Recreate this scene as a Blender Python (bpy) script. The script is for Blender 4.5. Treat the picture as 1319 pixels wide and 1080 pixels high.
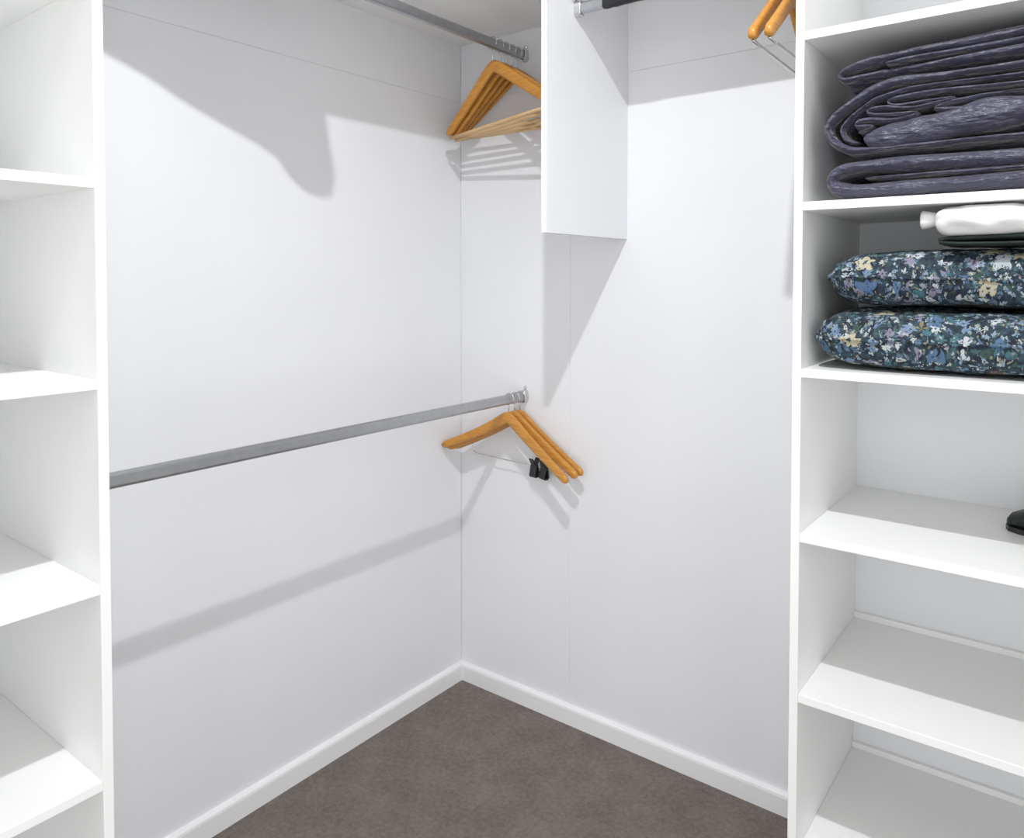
import bpy, bmesh, math, random
from mathutils import Vector, noise, Matrix

for o in list(bpy.data.objects):
    bpy.data.objects.remove(o)
SC = bpy.context.scene
COL = SC.collection
R = math.radians
random.seed(7)

# ------------------------------------------------------------------ camera
cd = bpy.data.cameras.new('camera')
cam = bpy.data.objects.new('camera', cd)
COL.objects.link(cam)
cam.location = (1.6468, -1.8855, 1.3211)
cam.rotation_euler = (R(90 - 1.5926), 0, R(37.8384))
cd.sensor_fit = 'HORIZONTAL'
cd.sensor_width = 36
cd.lens = 984.4 / 1319 * 36
cd.shift_x = (659.5 - 650.6) / 1319
cd.shift_y = -(540 - 386.4) / 1319
cd.clip_start = 0.02
SC.camera = cam

# ------------------------------------------------------------------ world: daylight of the room behind the camera
w = bpy.data.worlds.new('world')
SC.world = w
w.use_nodes = True
w.node_tree.nodes['Background'].inputs[0].default_value = (0.985, 0.99, 1.0, 1)
w.node_tree.nodes['Background'].inputs[1].default_value = 1.55

# ------------------------------------------------------------------ the ceiling downlight's lamp
LIGHT = (1.285, -1.40, 2.70)
ld = bpy.data.lights.new('downlight_lamp', 'AREA')
ld.energy = 22.5
ld.color = (0.965, 0.98, 1.0)
ld.shape = 'DISK'
ld.size = 0.05
lo = bpy.data.objects.new('downlight_lamp', ld)
COL.objects.link(lo)
lo.location = LIGHT

vs = SC.view_settings
vs.view_transform = 'Standard'
vs.look = 'None'
vs.gamma = 1
vs.use_curve_mapping = False
vs.exposure = 0.38


# ------------------------------------------------------------------ materials
def mat(name, col, rough=0.5, metal=0.0, spec=0.5):
    m = bpy.data.materials.new(name)
    m.use_nodes = True
    b = m.node_tree.nodes['Principled BSDF']
    b.inputs['Base Color'].default_value = (*col, 1)
    b.inputs['Roughness'].default_value = rough
    b.inputs['Metallic'].default_value = metal
    b.inputs['Specular IOR Level'].default_value = spec
    return m


def N(m, t, **kw):
    n = m.node_tree.nodes.new(t)
    for k, v in kw.items():
        if isinstance(k, str) and hasattr(n, k):
            setattr(n, k, v)
    return n


def L(m, a, b):
    m.node_tree.links.new(a, b)


def bsdf(m):
    return m.node_tree.nodes['Principled BSDF']


def coords(m):
    return N(m, 'ShaderNodeTexCoord').outputs['Object']


def tex_noise(m, scale, detail=3, vec=None, rough=0.5):
    n = N(m, 'ShaderNodeTexNoise')
    n.inputs['Scale'].default_value = scale
    n.inputs['Detail'].default_value = detail
    n.inputs['Roughness'].default_value = rough
    L(m, vec if vec else coords(m), n.inputs['Vector'])
    return n


def ramp(m, fac, stops, interp='LINEAR'):
    r = N(m, 'ShaderNodeValToRGB')
    r.color_ramp.interpolation = interp
    e = r.color_ramp.elements
    while len(e) < len(stops):
        e.new(0.5)
    for i, (p, c) in enumerate(stops):
        e[i].position = p
        e[i].color = (*c, 1)
    L(m, fac, r.inputs['Fac'])
    return r


def bump(m, h, strength=0.2, dist=0.01):
    b = N(m, 'ShaderNodeBump')
    b.inputs['Strength'].default_value = strength
    b.inputs['Distance'].default_value = dist
    L(m, h, b.inputs['Height'])
    L(m, b.outputs['Normal'], bsdf(m).inputs['Normal'])
    return b


def painted(name, col, rough, scale, strength, var=0.012):
    m = mat(name, col, rough, 0, 0.4)
    n = tex_noise(m, 3.0, 2)
    lo_ = tuple(c * (1 - var) for c in col)
    hi_ = tuple(min(1, c * (1 + var)) for c in col)
    r = ramp(m, n.outputs['Fac'], [(0.3, lo_), (0.7, hi_)])
    L(m, r.outputs['Color'], bsdf(m).inputs['Base Color'])
    n2 = tex_noise(m, scale, 2)
    bump(m, n2.outputs['Fac'], strength, 0.002)
    return m


M = {}
M['wall'] = painted('wall_board_white', (0.82, 0.828, 0.85), 0.5, 160, 0.05)
M['plaster'] = painted('plaster_white', (0.80, 0.79, 0.775), 0.7, 120, 0.08)
M['melamine'] = painted('white_melamine', (0.89, 0.895, 0.882), 0.38, 220, 0.04)
M['skirting'] = painted('gloss_white_paint', (0.86, 0.86, 0.87), 0.3, 90, 0.03)

m = mat('brown_grey_carpet', (0.2, 0.17, 0.15), 0.95, 0, 0.1)
n1 = tex_noise(m, 520, 4, rough=0.75)
n2 = tex_noise(m, 9, 4, rough=0.65)
n3 = tex_noise(m, 75, 6, rough=0.8)
mx = N(m, 'ShaderNodeMath', operation='MULTIPLY_ADD')
L(m, n2.outputs['Fac'], mx.inputs[0])
mx.inputs[1].default_value = 0.5
L(m, n3.outputs['Fac'], mx.inputs[2])
mx2 = N(m, 'ShaderNodeMath', operation='MULTIPLY_ADD')
L(m, n1.outputs['Fac'], mx2.inputs[0])
mx2.inputs[1].default_value = 0.55
L(m, mx.outputs[0], mx2.inputs[2])
r = ramp(m, mx2.outputs[0], [(0.45, (0.135, 0.113, 0.102)), (0.8, (0.265, 0.228, 0.208)), (1.0, (0.205, 0.172, 0.152))])
r.color_ramp.elements[1].position = 0.75
r.color_ramp.elements[2].position = 1.0
r.color_ramp.elements[2].color = (0.40, 0.35, 0.32, 1)
sc_ = N(m, 'ShaderNodeMath', operation='MULTIPLY')
L(m, mx2.outputs[0], sc_.inputs[0])
sc_.inputs[1].default_value = 0.74
L(m, sc_.outputs[0], r.inputs['Fac'])
L(m, r.outputs['Color'], bsdf(m).inputs['Base Color'])
bump(m, n1.outputs['Fac'], 0.9, 0.006)
M['carpet'] = m

m = mat('brushed_steel_tube', (0.50, 0.51, 0.53), 0.33, 0.9)
n = tex_noise(m, 60, 2)
r = ramp(m, n.outputs['Fac'], [(0.3, (0.43, 0.44, 0.46)), (0.7, (0.47, 0.48, 0.50))])
L(m, r.outputs['Color'], bsdf(m).inputs['Base Color'])
M['steel'] = m
m = mat('bright_wire', (0.62, 0.62, 0.62), 0.25, 1.0)
n = tex_noise(m, 200, 2)
r = ramp(m, n.outputs['Fac'], [(0.3, (0.58, 0.58, 0.58)), (0.7, (0.68, 0.68, 0.67))])
L(m, r.outputs['Color'], bsdf(m).inputs['Base Color'])
M['wire'] = m


def wood(name, a, b, rough=0.35):
    m = mat(name, a, rough)
    tc = N(m, 'ShaderNodeTexCoord')
    mp = N(m, 'ShaderNodeMapping')
    mp.inputs['Scale'].default_value = (6, 60, 60)
    L(m, tc.outputs['Object'], mp.inputs['Vector'])
    n = tex_noise(m, 3, 4, mp.outputs['Vector'])
    r = ramp(m, n.outputs['Fac'], [(0.3, a), (0.7, b)])
    L(m, r.outputs['Color'], bsdf(m).inputs['Base Color'])
    bump(m, n.outputs['Fac'], 0.1, 0.001)
    return m


M['wood'] = wood('honey_varnished_wood', (0.47, 0.20, 0.030), (0.64, 0.30, 0.055), 0.3)
M['dowel'] = wood('pale_bare_wood', (0.62, 0.40, 0.19), (0.72, 0.50, 0.27), 0.5)

m = mat('slate_navy_satin', (0.07, 0.07, 0.11), 0.43)
bsdf(m).inputs['Sheen Weight'].default_value = 0.25
bsdf(m).inputs['Sheen Roughness'].default_value = 0.4
n = tex_noise(m, 14, 4)
r = ramp(m, n.outputs['Fac'], [(0.3, (0.045, 0.044, 0.074)), (0.7, (0.068, 0.067, 0.108))])
L(m, r.outputs['Color'], bsdf(m).inputs['Base Color'])
tc = N(m, 'ShaderNodeTexCoord')
mp = N(m, 'ShaderNodeMapping')
mp.inputs['Scale'].default_value = (1, 1.6, 3)
L(m, tc.outputs['Object'], mp.inputs['Vector'])
n2 = tex_noise(m, 24, 3, mp.outputs['Vector'])
bump(m, n2.outputs['Fac'], 0.8, 0.022)
M['quilt'] = m


def floral():
    m = mat('dark_floral_print', (0.02, 0.03, 0.06), 0.8)
    nt = m.node_tree
    inf = N(m, 'ShaderNodeObjectInfo')
    addl = N(m, 'ShaderNodeVectorMath', operation='MULTIPLY_ADD')
    L(m, inf.outputs['Location'], addl.inputs[0])
    addl.inputs[1].default_value = (3.0, 3.0, 7.0)
    L(m, coords(m), addl.inputs[2])
    base = addl.outputs[0]
    warp = tex_noise(m, 25, 2, base)
    va = N(m, 'ShaderNodeVectorMath', operation='MULTIPLY_ADD')
    L(m, warp.outputs['Color'], va.inputs[0])
    va.inputs[1].default_value = (0.03, 0.03, 0.03)
    L(m, base, va.inputs[2])
    pos = va.outputs[0]

    def flowers(scale, petals, rad, cols, seedoff):
        off = N(m, 'ShaderNodeVectorMath', operation='ADD')
        off.inputs[1].default_value = (seedoff, seedoff * 1.7, seedoff * 0.6)
        L(m, pos, off.inputs[0])
        v = N(m, 'ShaderNodeTexVoronoi')
        v.inputs['Scale'].default_value = scale
        v.inputs['Randomness'].default_value = 0.9
        L(m, off.outputs[0], v.inputs['Vector'])
        d = N(m, 'ShaderNodeVectorMath', operation='SUBTRACT')
        L(m, off.outputs[0], d.inputs[0])
        L(m, v.outputs['Position'], d.inputs[1])
        sx = N(m, 'ShaderNodeSeparateXYZ')
        L(m, d.outputs[0], sx.inputs[0])
        yz = N(m, 'ShaderNodeMath', operation='ADD')
        L(m, sx.outputs['Y'], yz.inputs[0])
        L(m, sx.outputs['Z'], yz.inputs[1])
        at = N(m, 'ShaderNodeMath', operation='ARCTAN2')
        L(m, sx.outputs['X'], at.inputs[0])
        L(m, yz.outputs[0], at.inputs[1])
        mu = N(m, 'ShaderNodeMath', operation='MULTIPLY')
        L(m, at.outputs[0], mu.inputs[0])
        mu.inputs[1].default_value = petals
        co = N(m, 'ShaderNodeMath', operation='COSINE')
        L(m, mu.outputs[0], co.inputs[0])
        rr = N(m, 'ShaderNodeMath', operation='MULTIPLY_ADD')
        L(m, co.outputs[0], rr.inputs[0])
        rr.inputs[1].default_value = rad * 0.28
        rr.inputs[2].default_value = rad
        lt = N(m, 'ShaderNodeMath', operation='LESS_THAN')
        L(m, v.outputs['Distance'], lt.inputs[0])
        L(m, rr.outputs[0], lt.inputs[1])
        ctr = N(m, 'ShaderNodeMath', operation='GREATER_THAN')
        L(m, v.outputs['Distance'], ctr.inputs[0])
        ctr.inputs[1].default_value = rad * 0.25
        sep = N(m, 'ShaderNodeSeparateColor')
        L(m, v.outputs['Color'], sep.inputs[0])
        n_ = len(cols)
        rp = ramp(m, sep.outputs[0], [(i / n_, c) for i, c in enumerate(cols)], 'CONSTANT')
        keep = N(m, 'ShaderNodeMath', operation='LESS_THAN')
        L(m, sep.outputs[1], keep.inputs[0])
        keep.inputs[1].default_value = 0.85
        f1 = N(m, 'ShaderNodeMath', operation='MULTIPLY')
        L(m, lt.outputs[0], f1.inputs[0])
        L(m, keep.outputs[0], f1.inputs[1])
        f2 = N(m, 'ShaderNodeMath', operation='MULTIPLY')
        L(m, f1.outputs[0], f2.inputs[0])
        L(m, ctr.outputs[0], f2.inputs[1])
        return f2.outputs[0], rp.outputs['Color']

    bgn = tex_noise(m, 70, 3, pos)
    bg = ramp(m, bgn.outputs['Fac'], [(0.40, (0.005, 0.008, 0.018)), (0.52, (0.012, 0.026, 0.045)), (0.66, (0.03, 0.065, 0.08))])
    cur = bg.outputs['Color']
    layers = [
        flowers(100, 5, 0.42, [(0.22, 0.30, 0.38), (0.05, 0.11, 0.12), (0.10, 0.16, 0.24), (0.42, 0.45, 0.46), (0.02, 0.05, 0.045)], 3.1),
        flowers(50, 6, 0.40, [(0.16, 0.24, 0.36), (0.50, 0.54, 0.56), (0.05, 0.14, 0.16), (0.22, 0.21, 0.29), (0.03, 0.07, 0.05)], 7.7),
        flowers(21, 5, 0.30, [(0.48, 0.44, 0.30), (0.09, 0.16, 0.30), (0.22, 0.18, 0.07), (0.42, 0.46, 0.47), (0.17, 0.11, 0.08), (0.07, 0.14, 0.24)], 1.3),
        flowers(150, 4, 0.34, [(0.03, 0.06, 0.08), (0.35, 0.42, 0.48), (0.02, 0.03, 0.05), (0.25, 0.24, 0.17), (0.02, 0.05, 0.06)], 5.9),
    ]
    for i, (f, c) in enumerate(layers):
        x = N(m, 'ShaderNodeMix', data_type='RGBA')
        fm = N(m, 'ShaderNodeMath', operation='MULTIPLY')
        fm.inputs[1].default_value = 0.9
        L(m, f, fm.inputs[0])
        L(m, fm.outputs[0], x.inputs['Factor'])
        L(m, cur, x.inputs['A'])
        L(m, c, x.inputs['B'])
        cur = x.outputs['Result']
        if i == 1:
            pass
    L(m, cur, bsdf(m).inputs['Base Color'])
    nb = tex_noise(m, 40, 3, base)
    bump(m, nb.outputs['Fac'], 0.4, 0.008)
    return m


M['floral'] = floral()


def cloth(name, a, b, rough=0.8, scale=30):
    m = mat(name, a, rough)
    n = tex_noise(m, scale, 4)
    r = ramp(m, n.outputs['Fac'], [(0.3, a), (0.7, b)])
    L(m, r.outputs['Color'], bsdf(m).inputs['Base Color'])
    bump(m, n.outputs['Fac'], 0.4, 0.008)
    return m


M['white_cloth'] = cloth('white_cotton', (0.83, 0.82, 0.82), (0.88, 0.87, 0.87))
M['dark_green'] = cloth('dark_green_cloth', (0.008, 0.014, 0.012), (0.02, 0.035, 0.03))
M['black'] = cloth('black_plastic', (0.010, 0.011, 0.013), (0.02, 0.021, 0.024), 0.4, 50)
M['black_leather'] = cloth('black_leather', (0.006, 0.009, 0.010), (0.012, 0.016, 0.016), 0.45, 80)
M['throw'] = cloth('grey_wool', (0.30, 0.30, 0.31), (0.38, 0.38, 0.39), 0.9)
m = mat('lamp_glass', (0.9, 0.9, 0.9), 0.4)
bsdf(m).inputs['Emission Color'].default_value = (1, 0.98, 0.95, 1)
bsdf(m).inputs['Emission Strength'].default_value = 6
nn = tex_noise(m, 10, 1)
rr_ = ramp(m, nn.outputs['Fac'], [(0.0, (0.88, 0.88, 0.88)), (1.0, (0.92, 0.92, 0.92))])
L(m, rr_.outputs['Color'], bsdf(m).inputs['Base Color'])
M['lens'] = m


# ------------------------------------------------------------------ mesh helpers
def link(name, me, material, parent=None, smooth=False):
    o = bpy.data.objects.new(name, me)
    COL.objects.link(o)
    if material is not None and not me.materials:
        me.materials.append(M[material])
    if smooth:
        for p in me.polygons:
            p.use_smooth = True
    if parent is not None:
        o.parent = parent
    return o


def tag(o, label=None, cat=None, group=None, kind=None):
    if label:
        o['label'] = label
    if cat:
        o['category'] = cat
    if group:
        o['group'] = group
    if kind:
        o['kind'] = kind
    return o


def empty(name, loc, rz=0.0):
    o = bpy.data.objects.new(name, None)
    COL.objects.link(o)
    o.location = loc
    o.rotation_euler = (0, 0, rz)
    o.empty_display_size = 0.05
    return o


def box_mesh(name, lo_, hi_, bevel=0.0, seg=2):
    bm = bmesh.new()
    bmesh.ops.create_cube(bm, size=1)
    for v in bm.verts:
        v.co = Vector([lo_[i] if v.co[i] < 0 else hi_[i] for i in range(3)])
    if bevel:
        bmesh.ops.bevel(bm, geom=bm.edges[:], offset=bevel, segments=seg, affect='EDGES', profile=0.5)
    me = bpy.data.meshes.new(name)
    bm.to_mesh(me)
    bm.free()
    return me


def box(name, lo_, hi_, material, parent=None, bevel=0.0015):
    """a box whose origin is at the parent's (or, top-level, at the box's own base centre)"""
    if parent is not None:
        off = Vector(parent.location)
        return link(name, box_mesh(name, [a - b for a, b in zip(lo_, off)], [a - b for a, b in zip(hi_, off)], bevel), material, parent)
    c = Vector(((lo_[0] + hi_[0]) / 2, (lo_[1] + hi_[1]) / 2, lo_[2]))
    o = link(name, box_mesh(name, [a - b for a, b in zip(lo_, c)], [a - b for a, b in zip(hi_, c)], bevel), material)
    o.location = c
    return o


def grid_mesh(name, rows, close_u=False, caps=False):
    """rows: list of equal-length rings/rows of points; close_u closes each ring"""
    verts = [p for r_ in rows for p in r_]
    n_ = len(rows[0])
    faces = []
    for j in range(len(rows) - 1):
        for i in range(n_ if close_u else n_ - 1):
            a = j * n_ + i
            b = j * n_ + (i + 1) % n_
            faces.append((a, b, b + n_, a + n_))
    if caps:
        faces.append(tuple(range(n_))[::-1])
        k = (len(rows) - 1) * n_
        faces.append(tuple(k + i for i in range(n_)))
    me = bpy.data.meshes.new(name)
    me.from_pydata(verts, [], faces)
    bm = bmesh.new()
    bm.from_mesh(me)
    bmesh.ops.recalc_face_normals(bm, faces=bm.faces)
    bm.to_mesh(me)
    bm.free()
    return me


def catmull(pts, n_):
    P = [Vector(p) for p in pts]
    out = []
    for i in range(len(P) - 1):
        a = P[max(i - 1, 0)]
        b, c = P[i], P[i + 1]
        d = P[min(i + 2, len(P) - 1)]
        for k in range(n_):
            t = k / n_
            out.append(0.5 * ((2 * b) + (c - a) * t + (2 * a - 5 * b + 4 * c - d) * t * t + (3 * b - a - 3 * c + d) * t ** 3))
    out.append(P[-1])
    return out


def sweep(path, section, up=Vector((0, 1, 0))):
    """sweep a section (fn(index fraction) -> list of (side, normal) pairs) along a path lying across `up`"""
    rows = []
    for i, p in enumerate(path):
        t = (path[min(i + 1, len(path) - 1)] - path[max(i - 1, 0)]).normalized()
        nrm = up.cross(t)
        nrm.normalize()
        f = i / (len(path) - 1)
        rows.append([tuple(p + up * a + nrm * b) for a, b in section(f)])
    return rows


def round_sec(r_, n_=8):
    s = [(r_ * math.cos(2 * math.pi * k / n_), r_ * math.sin(2 * math.pi * k / n_)) for k in range(n_)]
    return lambda f: s


def rrect(wd, ht, n_=16, e=4.0):
    out = []
    for k in range(n_):
        a = 2 * math.pi * (k + 0.5) / n_
        c, s = math.cos(a), math.sin(a)
        d = (abs(c) ** e + abs(s) ** e) ** (-1 / e)
        out.append((wd / 2 * c * d, ht / 2 * s * d))
    return out


# ------------------------------------------------------------------ the setting
X_FAR, Y_BACK, Z_CEIL = 2.30, -3.2, 2.735
T = 0.009


def structure(o):
    o['kind'] = 'structure'
    return o


me = box_mesh('floor', (-0.15, Y_BACK, -0.06), (X_FAR + 0.1, 0.15, 0.0))
structure(link('floor', me, 'carpet'))
structure(link('ceiling', box_mesh('ceiling', (-0.15, Y_BACK, Z_CEIL), (X_FAR + 0.1, 0.15, Z_CEIL + 0.1)), 'plaster'))
wl = structure(link('wall_left', box_mesh('wall_left', (-0.12, Y_BACK, 0), (-T, 0.12, Z_CEIL)), 'wall'))
wr = structure(link('wall_right', box_mesh('wall_right', (-0.12, T, 0), (X_FAR + 0.1, 0.14, Z_CEIL)), 'wall'))
structure(link('wall_far', box_mesh('wall_far', (X_FAR, -1.0, 0), (X_FAR + 0.1, T, Z_CEIL)), 'plaster'))
structure(link('wall_far', box_mesh('wall_far', (X_FAR, -2.45, 2.30), (X_FAR + 0.1, -1.0, Z_CEIL)), 'plaster'))
structure(link('wall_far', box_mesh('wall_far', (X_FAR, Y_BACK, 0), (X_FAR + 0.1, -2.45, Z_CEIL)), 'plaster'))
for nm, x0, x1, z0, z1 in (('wall_back', -0.12, 0.6, 0, 2.30), ('wall_back', -0.12, X_FAR, 2.30, Z_CEIL)):
    structure(link(nm, box_mesh(nm, (x0, Y_BACK - 0.1, z0), (x1, Y_BACK, z1)), 'plaster'))
ZJ, GJ = 1.890, 0.0002                       # the horizontal board joint, seen on both walls
for z0, z1 in ((0.0, ZJ - GJ), (ZJ + GJ, Z_CEIL)):
    box('wall_panel', (-T, Y_BACK, z0), (0, 0.0, z1), 'wall', wl, 0.0006)
    for x0, x1 in ((0.0, 0.4238), (0.4242, X_FAR)):
        box('wall_panel', (x0, 0.0, z0), (x1, T, z1), 'wall', wr, 0.0006)


def skirting(name, p0, p1, inward):
    """moulded board: flat face with a small rounded, bright top lip"""
    prof = [(0, 0), (0.014, 0), (0.014, 0.045), (0.0125, 0.051), (0.008, 0.0555), (0.0, 0.0568)]
    d = Vector(inward)
    rows = [[tuple(Vector(p) + d * a + Vector((0, 0, b))) for a, b in prof] for p in (p0, p1)]
    return structure(link(name, grid_mesh(name, rows, True, True), 'skirting'))


skirting('baseboard_left', (0, 0, 0), (0, -1.3265, 0), (1, 0, 0))
skirting('baseboard_right', (0.0, 0, 0), (1.1955, 0, 0), (0, -1, 0))

# ------------------------------------------------------------------ downlight
dl = empty('recessed_downlight', (LIGHT[0], LIGHT[1], Z_CEIL))
tag(dl, 'round white recessed downlight in the ceiling above the carpet', 'light')
rows = []
for r_, z_ in ((0.034, 0.0), (0.034, -0.006), (0.040, -0.010), (0.052, -0.006), (0.055, 0.0)):
    rows.append([(r_ * math.cos(2 * math.pi * k / 32), r_ * math.sin(2 * math.pi * k / 32), z_) for k in range(32)])
link('trim_ring', grid_mesh('trim_ring', rows, True), 'skirting', dl, True)
rows = [[(r_ * math.cos(2 * math.pi * k / 32), r_ * math.sin(2 * math.pi * k / 32), z_) for k in range(32)]
        for r_, z_ in ((0.034, -0.001), (0.034, -0.003))]
link('lens', grid_mesh('lens', rows, True, True), 'lens', dl)

# ------------------------------------------------------------------ shelving units
PT = 0.016
DEP = 0.4285
TOPU = 2.092


def left_unit():
    y1 = -1.3267
    y0 = -2.25
    e = empty('shelving_unit', (0.0, (y0 + y1) / 2, 0))
    tag(e, 'white open shelving unit with empty shelves on the left wall', 'shelving')
    for ya in (y1 - PT, y0):
        box('side_panel', (0.0005, ya, 0), (DEP, ya + PT, TOPU), 'melamine', e, 0.001)
    for z in (0.205, 0.525, 0.836, 1.157, 1.468, 1.78, 2.084):
        box('shelf', (0.0005, y0 + PT, z - PT / 2), (DEP - 0.0015, y1 - PT, z + PT / 2), 'melamine', e, 0.001)
    box('kickboard', (DEP - 0.05, y0 + PT, 0), (DEP - 0.034, y1 - PT, 0.1965), 'melamine', e, 0.001)


def right_unit():
    x0, x1 = 1.1958, 2.10
    e = empty('shelving_unit', ((x0 + x1) / 2, 0.0, 0))
    tag(e, 'white open shelving unit holding bedding, on the right wall', 'shelving')
    for xa in (x0, x1 - PT):
        box('side_panel', (xa, -DEP, 0), (xa + PT, -0.0005, TOPU), 'melamine', e, 0.001)
    for z in (0.225, 0.53, 0.835, 1.145, 1.455, 1.768, 2.084):
        box('shelf', (x0 + PT, -DEP + 0.0015, z - PT / 2), (x1 - PT, -0.0005, z + PT / 2), 'melamine', e, 0.001)
    for z in (0.225, 0.53):
        box('back_strip', (x0 + PT, -0.011, z + PT / 2), (x1 - PT, -0.0005, z + PT / 2 + 0.013), 'melamine', e, 0.001)
    box('kickboard', (x0 + PT, -DEP + 0.034, 0), (x1 - PT, -DEP + 0.05, 0.2165), 'melamine', e, 0.001)


left_unit()
right_unit()

# top shelves and the hanging divider
ZS = 2.074
plan = [(0.0005, -1.3262), (0.345, -1.3262), (0.4285, -1.12), (0.4285, -0.0005), (0.0005, -0.0005)]  # unseen front-left corner clipped to shape the shelf's shadow on the left wall
rows = [[(x - 0.2, y + 0.66, z) for x, y in plan] for z in (0, PT)]
ws = link('wall_shelf', grid_mesh('wall_shelf', rows, True, True), 'melamine')
ws.location = (0.2, -0.66, ZS)
tag(ws,
    'white shelf high above the left wall rods', 'shelf')
tag(box('wall_shelf', (0.429, -0.395, ZS), (1.1953, -0.0005, ZS + PT), 'melamine'),
    'white shelf above the right wall rod, beside the bedding shelves', 'shelf')
tag(box('divider_panel', (0.5952, -0.393, 1.430), (0.6112, -0.0005, ZS - 0.0003), 'wall', None, 0.001),
    'white hanging divider panel standing out from the right wall', 'panel')


# ------------------------------------------------------------------ hanging rods
def oval(wd, ht, n_=24):
    out = []
    r_ = wd / 2
    k = n_ // 2
    for i in range(k + 1):
        a = math.pi * i / k
        out.append((r_ * math.cos(a), ht / 2 - r_ + r_ * math.sin(a)))
    for i in range(k + 1):
        a = math.pi + math.pi * i / k
        out.append((r_ * math.cos(a), -(ht / 2 - r_) + r_ * math.sin(a)))
    return out


def rod(label, p0, p1, lip=0.004):
    """flat oval tube between two walls, with a cup socket and screws at each end"""
    p0, p1 = Vector(p0), Vector(p1)
    c = (p0 + p1) / 2
    ln = (p1 - p0).length
    d = (p1 - p0).normalized()
    rz = math.atan2(d.y, d.x)
    e = empty('hanging_rod', c, rz)
    tag(e, label, 'rod')
    s = oval(0.015, 0.030)
    # tube with a shallow groove pair along the flat side
    rows = [[(x, a, b) for a, b in s] for x in (-ln / 2 + 0.001, ln / 2 - 0.001)]
    link('tube', grid_mesh('tube', rows, True, True), 'steel', e, False)
    for sgn in (-1, 1):
        so = oval(0.022, 0.040)
        x0 = sgn * (ln / 2 - 0.0002)
        rows = []
        for x, k in ((x0, 1.0), (x0 - sgn * 0.016, 1.0), (x0 - sgn * 0.018, 0.94), (x0 - sgn * 0.018, 0.78)):
            rows.append([(x, a * k, b * k) for a, b in so])
        sk = link('end_socket', grid_mesh('end_socket', rows, True), 'wire', e, True)
        rows = []
        for x, r_ in ((x0, 0.0055), (x0 - sgn * 0.003, 0.0055), (x0 - sgn * 0.0045, 0.003)):
            rows.append([(x, r_ * math.cos(2 * math.pi * k / 12), 0.0265 + r_ * math.sin(2 * math.pi * k / 12)) for k in range(12)])
        link('screw', grid_mesh('screw', rows, True, True), 'wire', sk)
    return e


RX, ZLOW, ZUP, RY, ZR = 0.2626, 0.9608, 1.9956, -0.266, 1.988
rod('lower grey metal hanging rod along the left wall', (RX, -1.3262, ZLOW), (RX, -0.0005, ZLOW))
rod('upper grey metal hanging rod along the left wall, under the high shelf', (RX, -1.3262, ZUP), (RX, -0.0005, ZUP))
rod('short grey metal hanging rod between divider panel and bedding shelves', (0.6116, RY, ZR), (1.1953, RY, ZR))


# ------------------------------------------------------------------ hangers
def hook_mesh(stem):
    """wire hook: wraps over the rod (origin at the rod's centre), stem runs down to the wood"""
    r_ = 0.0176
    pts = []
    for i in range(23):
        a = R(-35 + i * (305 / 22))
        pts.append(Vector((r_ * math.cos(a), 0, r_ * math.sin(a))))
    pts = pts[:]                                         # -35 deg over the top to 270 deg
    pts += [Vector((0.0, 0, -r_ - 0.004)), Vector((0, 0, -stem - 0.012))]
    # keep the path from doubling back
    rows = sweep(pts, round_sec(0.0017, 8))
    return grid_mesh('hook', rows, True, True)


def body_mesh(half, drop, apex, droop_pow, th, htc, htt, curve=0.0):
    """curved wooden arms; x across, z down from the apex; both arms in one sweep"""
    side = []
    n_ = 30
    for i in range(n_ + 1):
        t = i / n_
        z = -drop * (max(0.0, (t * t + 0.006) ** 0.5 - 0.07746) / 0.9255) ** droop_pow
        side.append(Vector((half * t, -curve * t * t, z)))
    path = [Vector((-p.x, p.y, p.z)) for p in side[:0:-1]] + side
    path = [p + Vector((0, 0, -apex - htc / 2)) for p in path]

    def sec(f):
        u = abs(2 * f - 1)
        ht = htc + (htt - htc) * min(1, u * 1.15)
        k = 1.0
        if u > 0.93:
            k = math.sqrt(max(0.0, 1 - ((u - 0.93) / 0.07) ** 2)) * 0.6 + 0.4
        return rrect(th * (1 + 0.25 * u) * (0.75 + 0.25 * k), ht * k, 16, 3.2)
    return grid_mesh('arms', sweep(path, sec), True, True)


def dowel_mesh(half, z, r_):
    path = [Vector((x, 0, z)) for x in (-half, -half * 0.5, 0, half * 0.5, half)]
    return grid_mesh('trouser_bar', sweep(path, round_sec(r_, 10)), True, True)


HK = {}
HK['up_hook'] = hook_mesh(0.055)
HK['up_arms'] = body_mesh(0.218, 0.152, 0.050, 0.95, 0.013, 0.034, 0.026)
HK['up_bar'] = dowel_mesh(0.208, -0.232, 0.0055)
HK['low_hook'] = hook_mesh(0.041)
HK['low_arms'] = body_mesh(0.240, 0.134, 0.038, 0.80, 0.013, 0.034, 0.024, 0.02)
HK['wire_bar'] = dowel_mesh(0.210, -0.226, 0.0030)
cb = catmull([Vector(p) for p in ((-0.185, 0, -0.150), (-0.180, 0, -0.185), (-0.168, 0, -0.200), (-0.12, 0, -0.202), (0, 0, -0.202), (0.12, 0, -0.202), (0.168, 0, -0.200), (0.180, 0, -0.185), (0.185, 0, -0.150))], 4)
HK['clip_bar'] = grid_mesh('trouser_bar', sweep(cb, round_sec(0.0018, 8)), True, True)


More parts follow.
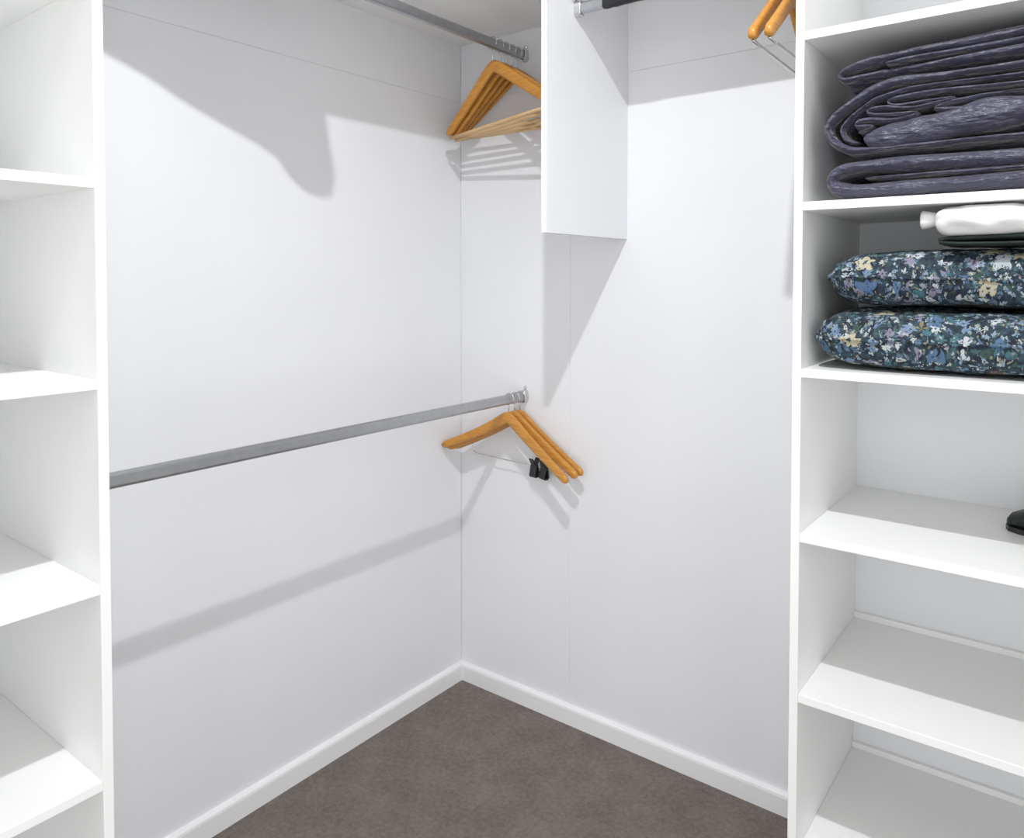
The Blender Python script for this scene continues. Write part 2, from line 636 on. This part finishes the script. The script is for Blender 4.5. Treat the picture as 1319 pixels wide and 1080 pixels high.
def hanger(style, loc, rz, tilt, label, group, bar=None):
    e = empty('coat_hanger', loc, rz)
    e.rotation_euler = (0, tilt, rz)
    tag(e, label, 'hanger', group)
    a = link('arms', HK[style + '_arms'], 'wood', e, True)
    link('hook', HK[style + '_hook'], 'wire', e, True)
    if bar == 'wood':
        link('trouser_bar', HK['up_bar'], 'dowel', e, True)
    elif bar == 'wire':
        link('trouser_bar', HK['wire_bar'], 'wire', e, True)
    elif bar == 'clip':
        b = link('trouser_bar', HK['clip_bar'], 'wire', e, True)
        for x in (0.060, 0.096):
            c = link('clip', clip_mesh(), 'black', e, False)
            c.location = (x, 0, -0.202)
            c.rotation_euler = (0, random.uniform(-.15, .15), random.uniform(-.3, .3))
    return e


def clip_mesh():
    """sprung clip: two angled jaws round the bar with finger lugs above"""
    bm = bmesh.new()

    def slab(c, sz, rot):
        mtx = Matrix.Translation(c) @ Matrix.Rotation(rot, 4, 'X') @ Matrix.Diagonal((*sz, 1))
        bmesh.ops.create_cube(bm, size=1, matrix=mtx)
    for s in (-1, 1):
        slab(Vector((0, s * 0.006, -0.012)), (0.026, 0.004, 0.036), s * 0.22)
        slab(Vector((0, s * 0.009, 0.014)), (0.018, 0.004, 0.022), -s * 0.5)
        slab(Vector((0, s * 0.004, -0.030)), (0.028, 0.006, 0.006), 0)
    bmesh.ops.create_cone(bm, cap_ends=True, segments=12, radius1=0.007, radius2=0.007, depth=0.02,
                          matrix=Matrix.Rotation(R(90), 4, 'Y'))
    bmesh.ops.bevel(bm, geom=bm.edges[:], offset=0.0008, segments=1, affect='EDGES')
    me = bpy.data.meshes.new('clip')
    bm.to_mesh(me)
    bm.free()
    return me


ups = [(-0.045, 0, 0), (-0.073, 1, -2), (-0.102, 3, -3.5), (-0.132, 6, -5), (-0.164, 9.5, -4)]
ul = ['wooden hanger on the upper left rod, deepest into the corner',
      'wooden hanger on the upper left rod, second from the corner',
      'wooden hanger on the upper left rod, middle of the bunch of five',
      'wooden hanger on the upper left rod, second nearest the camera',
      'honey wooden hanger on the upper left rod, frontmost of the bunch of five']
for (y, a, t), lab in zip(ups, ul):
    hanger('up', (RX, y, ZUP), R(-a), R(t), lab, 'wooden hangers on the upper left rod', 'wood')
lows = [(-0.028, 0.5, 2, 'clip'), (-0.055, 0.5, 2.5, None), (-0.083, -1.5, 4.5, None)]
ll = ['wooden hanger with black clips on a thin bar, lower rod, nearest the corner',
      'wooden hanger on the lower rod, middle of the three there',
      'wooden hanger on the lower rod, frontmost of the three there']
for (y, a, t, b), lab in zip(lows, ll):
    hanger('low', (RX, y, ZLOW), R(a), R(t), lab, 'wooden hangers on the lower rod', b)
for x, a, lab in ((1.126, 2, 'wooden hanger with wire bar at the top right, left of the pair'),
                  (1.160, 1, 'wooden hanger with wire bar at the top right, closest to the bedding shelves')):
    hanger('up', (x, RY, ZR), R(90 + a), 0, lab, 'wooden hangers on the short right rod', 'wire')

# black strap wrapped round the short rod
so = oval(0.019, 0.034)
rows = []
for i in range(15):
    x = -0.065 + 0.13 * i / 14
    k = 1.0 + 0.10 * noise.noise(Vector((x * 60, 3, 1)))
    if i in (0, 14):
        k *= 0.9
    rows.append([(x, a * k, b * k) for a, b in so])
st = link('strap', grid_mesh('strap', rows, True, True), 'black', None, True)
st.location = (0.756, RY, ZR)
tag(st, 'black strap wrapped round the short rod next to the divider panel', 'strap')


# ------------------------------------------------------------------ folded bedding
def ribbon(bmv, bmf, pts, th, y0, y1, amp, seed, sub=6, ny=26):
    """thick folded sheet: centreline in x/z, extruded along y with rounded hems and wrinkles"""
    cl = catmull([Vector((p[0], 0, p[1])) for p in pts], sub)
    # resample evenly
    ds = 0.009
    ev = [cl[0]]
    acc = 0
    for a, b in zip(cl, cl[1:]):
        acc += (b - a).length
        if acc >= ds:
            ev.append(b)
            acc = 0
    n_ = len(ev)
    base = len(bmv)
    ring = 2 * n_
    for j in range(ny + 1):
        v = j / ny
        y = y0 + (y1 - y0) * v
        edge = min(v, 1 - v) * abs(y1 - y0)
        hs = min(1.0, 0.30 + 0.70 * math.sqrt(min(1, edge / 0.016)))
        up, dn = [], []
        for i, p in enumerate(ev):
            t = (ev[min(i + 1, n_ - 1)] - ev[max(i - 1, 0)]).normalized()
            nr = Vector((-t.z, 0, t.x))
            s = i * ds
            wob = amp * noise.noise(Vector((s * 9 + seed, y * 7, seed * 1.3))) + amp * 0.8 * noise.noise(Vector((s * 24, y * 14 + seed, seed))) + amp * 0.35 * noise.noise(Vector((s * 60, y * 30 + seed, seed)))
            puff = 1 + 0.5 * noise.noise(Vector((s * 13 + seed * 2, y * 9, 4.2))) + 0.35 * noise.noise(Vector((s * 38 + seed * 2, y * 20, 1.2)))
            ty = y + (0.012 * noise.noise(Vector((s * 10, seed * 3, 0))) + 0.006 * noise.noise(Vector((s * 40, seed * 3, 5)))) * (1 if v < 0.5 else -1)
            endk = min(1.0, 0.35 + 0.65 * min(i, n_ - 1 - i) / 2.0)
            h = th / 2 * hs * puff * endk
            c = p + Vector((0, ty, wob if abs(t.x) > 0.5 else wob * 0.3))
            up.append(tuple(c + nr * h))
            dn.append(tuple(c - nr * h))
        bmv.extend(up + dn[::-1])
    for j in range(ny):
        for i in range(ring):
            a = base + j * ring + i
            b = base + j * ring + (i + 1) % ring
            bmf.append((a, b, b + ring, a + ring))
    for j in (0, ny):
        for i in range(n_ - 1):
            a = base + j * ring + i
            d = base + j * ring + ring - 1 - i
            bmf.append((a, a + 1, d - 1, d) if j else (d, d - 1, a + 1, a))


def quilt(name, label, ribbons, cat='quilt'):
    v, f = [], []
    for rb in ribbons:
        ribbon(v, f, *rb)
    me = bpy.data.meshes.new(name)
    c = Vector((1.6, -0.24, min(p[2] for p in v)))
    me.from_pydata([tuple(Vector(p) - c) for p in v], [], f)
    bm = bmesh.new()
    bm.from_mesh(me)
    bmesh.ops.recalc_face_normals(bm, faces=bm.faces)
    bm.to_mesh(me)
    bm.free()
    o = link(name, me, 'quilt', None, True)
    o.location = c
    sm = o.modifiers.new('smooth', 'SUBSURF')
    sm.levels = sm.render_levels = 1
    tag(o, label, cat, 'dark quilts on the upper shelf')
    return o


B = 1.4655                                    # top of the bedding shelf
quilt('folded_quilt', 'slate navy quilt folded flat, bottom of the pile on the upper shelf', [
    ([(1.99, B + .016), (1.6, B + .016), (1.33, B + .015), (1.272, B + .018), (1.254, B + .034), (1.270, B + .052), (1.33, B + .057), (1.6, B + .054), (1.99, B + .056)],
     0.025, -0.415, -0.05, 0.0028, 2.0),
    ([(1.98, B + .036), (1.6, B + .036), (1.31, B + .035)], 0.010, -0.408, -0.06, 0.002, 5.0)])
B2 = 1.5385
quilt('folded_quilt', 'thick slate navy quilt with bunched folded end, middle of the pile', [
    ([(1.99, B2 + .124), (1.7, B2 + .126), (1.42, B2 + .130), (1.335, B2 + .124), (1.282, B2 + .098), (1.250, B2 + .066), (1.252, B2 + .040), (1.278, B2 + .019), (1.33, B2 + .014), (1.6, B2 + .014), (1.99, B2 + .014)],
     0.015, -0.412, -0.05, 0.004, 11.0),
    ([(1.99, B2 + .112), (1.7, B2 + .113), (1.44, B2 + .116), (1.35, B2 + .108), (1.300, B2 + .086), (1.270, B2 + .060), (1.276, B2 + .038), (1.30, B2 + .029)], 0.010, -0.405, -0.05, 0.003, 13.0),
    ([(1.98, B2 + .058), (1.7, B2 + .058), (1.52, B2 + .052), (1.42, B2 + .042), (1.35, B2 + .033), (1.31, B2 + .032)], 0.042, -0.420, -0.06, 0.004, 17.0),
    ([(1.98, B2 + .098), (1.6, B2 + .098), (1.38, B2 + .101), (1.345, B2 + .095), (1.37, B2 + .088), (1.46, B2 + .087), (1.40, B2 + .078), (1.335, B2 + .084), (1.312, B2 + .078), (1.345, B2 + .070), (1.40, B2 + .070), (1.36, B2 + .060), (1.312, B2 + .066), (1.292, B2 + .055), (1.33, B2 + .051), (1.30, B2 + .042)],
     0.009, -0.412, -0.06, 0.004, 23.0),
    ([(1.98, B2 + .088), (1.6, B2 + .087), (1.50, B2 + .083), (1.44, B2 + .079), (1.42, B2 + .072), (1.46, B2 + .068), (1.52, B2 + .073)], 0.009, -0.408, -0.06, 0.004, 29.0)])
B3 = 1.676
quilt('folded_quilt', 'dark slate quilt laid on top of the pile under the shelf', [
    ([(1.99, B3 + .020), (1.7, B3 + .019), (1.45, B3 + .017), (1.31, B3 + .014), (1.272, B3 + .010), (1.262, B3 + .021), (1.285, B3 + .033), (1.35, B3 + .041), (1.45, B3 + .046), (1.7, B3 + .056), (1.99, B3 + .056)],
     0.016, -0.395, -0.05, 0.0035, 31.0),
    ([(1.98, B3 + .038), (1.7, B3 + .037), (1.42, B3 + .031), (1.34, B3 + .027)], 0.012, -0.396, -0.06, 0.002, 37.0)])


def pillow(label, c, hx, hy, hz, rz, seed):
    n_ = 34
    bm = bmesh.new()
    gridv = {}
    for s in (1, -1):
        for i in range(n_ + 1):
            for j in range(n_ + 1):
                u, v = 2 * i / n_ - 1, 2 * j / n_ - 1
                edge = i in (0, n_) or j in (0, n_)
                if s == -1 and edge:
                    gridv[(s, i, j)] = gridv[(1, i, j)]
                    continue
                pin = 1 - 0.045 * (1 - v * v) * abs(u) ** 6
                pin2 = 1 - 0.07 * (1 - u * u) * abs(v) ** 6
                z = ((1 - abs(u) ** 6.0) * (1 - abs(v) ** 6.0)) ** 0.42
                z = min(z, 0.94)
                z *= 1 + 0.06 * noise.noise(Vector((u * 2.2 + seed, v * 2.2, s * 2.0)))
                w_ = 0.006 * noise.noise(Vector((u * 7 + seed, v * 6, s))) * (1 - z * 0.4)
                kc = 1 - 0.085 * (u * v) ** 4
                p = Vector((u * hx * pin * kc, v * hy * pin2 * kc, s * hz * z + w_ + 0.010 * noise.noise(Vector((u * 1.5, v * 1.5, seed)))))
                gridv[(s, i, j)] = bm.verts.new(p)
    for s in (1, -1):
        for i in range(n_):
            for j in range(n_):
                q = [gridv[(s, i, j)], gridv[(s, i + 1, j)], gridv[(s, i + 1, j + 1)], gridv[(s, i, j + 1)]]
                bm.faces.new(q if s == 1 else q[::-1])
    zmin = min(v.co.z for v in bm.verts)
    for v in bm.verts:
        v.co.z -= zmin
    me = bpy.data.meshes.new('pillow')
    bm.to_mesh(me)
    rim = [gridv[(1, i, 0)] for i in range(n_)] + [gridv[(1, n_, j)] for j in range(n_)] + \
          [gridv[(1, n_ - i, n_)] for i in range(n_)] + [gridv[(1, 0, n_ - j)] for j in range(n_)]
    rimp = [v.co.copy() for v in rim]
    bm.free()
    e = empty('cushion', c, rz)
    tag(e, label, 'cushion', 'floral cushions on the middle shelf')
    link('cover', me, 'floral', e, True)
    rows = []
    k = len(rimp)
    for i in range(k):
        t = (rimp[(i + 1) % k] - rimp[i - 1]).normalized()
        nr = Vector((0, 0, 1)).cross(t).normalized()
        rows.append([tuple(rimp[i] + nr * (0.0035 * math.cos(a)) + Vector((0, 0, 0.0035 * math.sin(a)))) for a in [2 * math.pi * q / 6 for q in range(6)]])
    rows.append(rows[0])
    link('piping', grid_mesh('piping', rows, True), 'floral', e, True)
    return e


pillow('dark floral cushion lying on the shelf board, lower of the two', (1.530, -0.222, 1.1535), 0.322, 0.20, 0.054, R(0), 1.0)
pillow('dark floral cushion resting on another cushion, upper of the two', (1.545, -0.215, 1.2645), 0.316, 0.198, 0.0515, R(-1), 9.0)

# dark folded cloth on the upper cushion, white bundle on it
v, f = [], []
ribbon(v, f, [(1.66, 0.005), (1.5, 0.004), (1.438, 0.006), (1.434, 0.012), (1.5, 0.014), (1.66, 0.015)], 0.008, -0.412, -0.27, 0.001, 41.0)
me = bpy.data.meshes.new('folded_cloth')
c = Vector((1.55, -0.31, 1.3755))
me.from_pydata([(p[0] - 1.55, p[1] + 0.31, p[2]) for p in v], [], f)
o = link('folded_cloth', me, 'dark_green', None, True)
o.location = c
tag(o, 'dark green folded cloth squeezed between cushion and white bundle', 'cloth')

e = empty('cloth_bundle', (1.49, -0.392, 1.3925))
tag(e, 'white cloth bundle with a tied end on the floral cushions', 'cloth')
rows = []
prof = [(-0.066, 0.004), (-0.062, 0.018), (-0.050, 0.0245), (-0.03, 0.027), (0.0, 0.0272), (0.03, 0.027), (0.055, 0.026), (0.075, 0.021), (0.086, 0.011), (0.089, 0.003)]
pc = catmull([Vector((a, b, 0)) for a, b in prof], 4)
for i, q in enumerate(pc):
    ring = []
    for k in range(28):
        a = 2 * math.pi * k / 28
        rr = q.y * (1 + 0.22 * noise.noise(Vector((q.x * 30, math.cos(a) * 1.6, math.sin(a) * 1.6))) + 0.05 * noise.noise(Vector((q.x * 12, math.cos(a) * 5, math.sin(a) * 5))))
        ring.append((q.x, rr * 1.5 * math.cos(a), 0.0262 + min(rr * 0.97, 0.026) * math.sin(a) - 0.06 * (q.x < -0.04) * 0))
    rows.append(ring)
link('bundle', grid_mesh('bundle', rows, True, True), 'white_cloth', e, True)
rows = []
for x, r_ in ((-0.060, 0.009), (-0.066, 0.011), (-0.076, 0.0135), (-0.086, 0.0150), (-0.0885, 0.0125), (-0.088, 0.006)):
    rows.append([(x, r_ * math.cos(2 * math.pi * k / 20), 0.030 + r_ * (1 + 0.08 * math.sin(3 * k)) * math.sin(2 * math.pi * k / 20)) for k in range(20)])
link('tied_end', grid_mesh('tied_end', rows, True, True), 'white_cloth', e, True)


# black shoe lying on the third shelf from below, toe to the left
def shoe():
    e = empty('shoe', (1.64, -0.165, 0.8435), R(-8))
    tag(e, 'black low shoe with pointed toe, cut by the right edge of the photo', 'shoe')
    stn = [(-0.125, 0.006, 0.010, 0.020), (-0.118, 0.020, 0.008, 0.031), (-0.10, 0.031, 0.007, 0.040), (-0.07, 0.040, 0.007, 0.050), (-0.03, 0.041, 0.007, 0.062),
           (0.01, 0.034, 0.007, 0.070), (0.05, 0.031, 0.007, 0.074), (0.09, 0.032, 0.007, 0.080), (0.115, 0.026, 0.007, 0.082), (0.125, 0.012, 0.008, 0.080)]
    rows = []
    for x, hw, z0, z1 in stn:
        rows.append([(x, hw * math.copysign(abs(math.cos(a)) ** 0.8, math.cos(a)), (z0 + z1) / 2 + (z1 - z0) / 2 * math.copysign(abs(math.sin(a)) ** 0.8, math.sin(a))) for a in [2 * math.pi * k / 20 for k in range(20)]])
    link('upper', grid_mesh('upper', rows, True, True), 'black_leather', e, True)
    out = [(x * 1.01, hw * 0.98) for x, hw, _, _ in stn]
    loop = out + [(x, -h) for x, h in out[::-1]]
    rows = [[(x, y, z) for x, y in loop] for z in (0.0, 0.0095)]
    link('sole', grid_mesh('sole', rows, True, True), 'black', e)


shoe()


# grey throw lying on the high left shelf, one corner hanging over its front edge (only its shadow is in view)
def throw():
    n_ = 40
    e = empty('folded_throw', (0.24, -1.0, ZS + PT))
    tag(e, 'grey folded throw on the high left shelf, one corner hanging down', 'blanket')
    box('stack', (0.06, -1.24, ZS + PT + 0.0005), (0.415, -0.86, ZS + PT + 0.05), 'throw', e, 0.016)
    prof = [(-1.225, 2.104), (-1.16, 2.082), (-1.10, 2.055), (-0.956, 2.001), (-0.926, 1.972), (-0.888, 1.944), (-0.850, 1.937), (-0.830, 1.944), (-0.824, 1.962), (-0.822, 1.985)]
    dn = catmull([Vector((0, a, b)) for a, b in prof], 5)
    rows = []
    off = Vector(e.location)
    ztop = ZS + PT + 0.05
    for qi, q in enumerate(dn):
        x0 = 0.4335
        lean = 0.26 * max(0.0, (qi / (len(dn) - 1) - 0.55) / 0.45)
        row = [Vector((0.20, q.y, ztop - 0.006)), Vector((0.40, q.y, ztop - 0.006)), Vector((x0 - 0.006, q.y, ztop - 0.010)),
               Vector((x0, q.y, ztop - 0.022)), Vector((x0, q.y, min(q.z + 0.02, ztop - 0.024))), Vector((x0, q.y, min(q.z, ztop - 0.026)))]
        row += [Vector((x0 + 0.008, p.y, p.z)) for p in row[:2:-1]] + [Vector((x0 - 0.003, q.y, ztop + 0.001)), Vector((0.40, q.y, ztop + 0.004)), Vector((0.20, q.y, ztop + 0.004))]
        rows.append([tuple(p - off - Vector((0, lean * max(0.0, min(p.z - q.z, 0.12)), 0))) for p in row])
    link('hanging_corner', grid_mesh('hanging_corner', rows, True, True), 'throw', e, True)


throw()
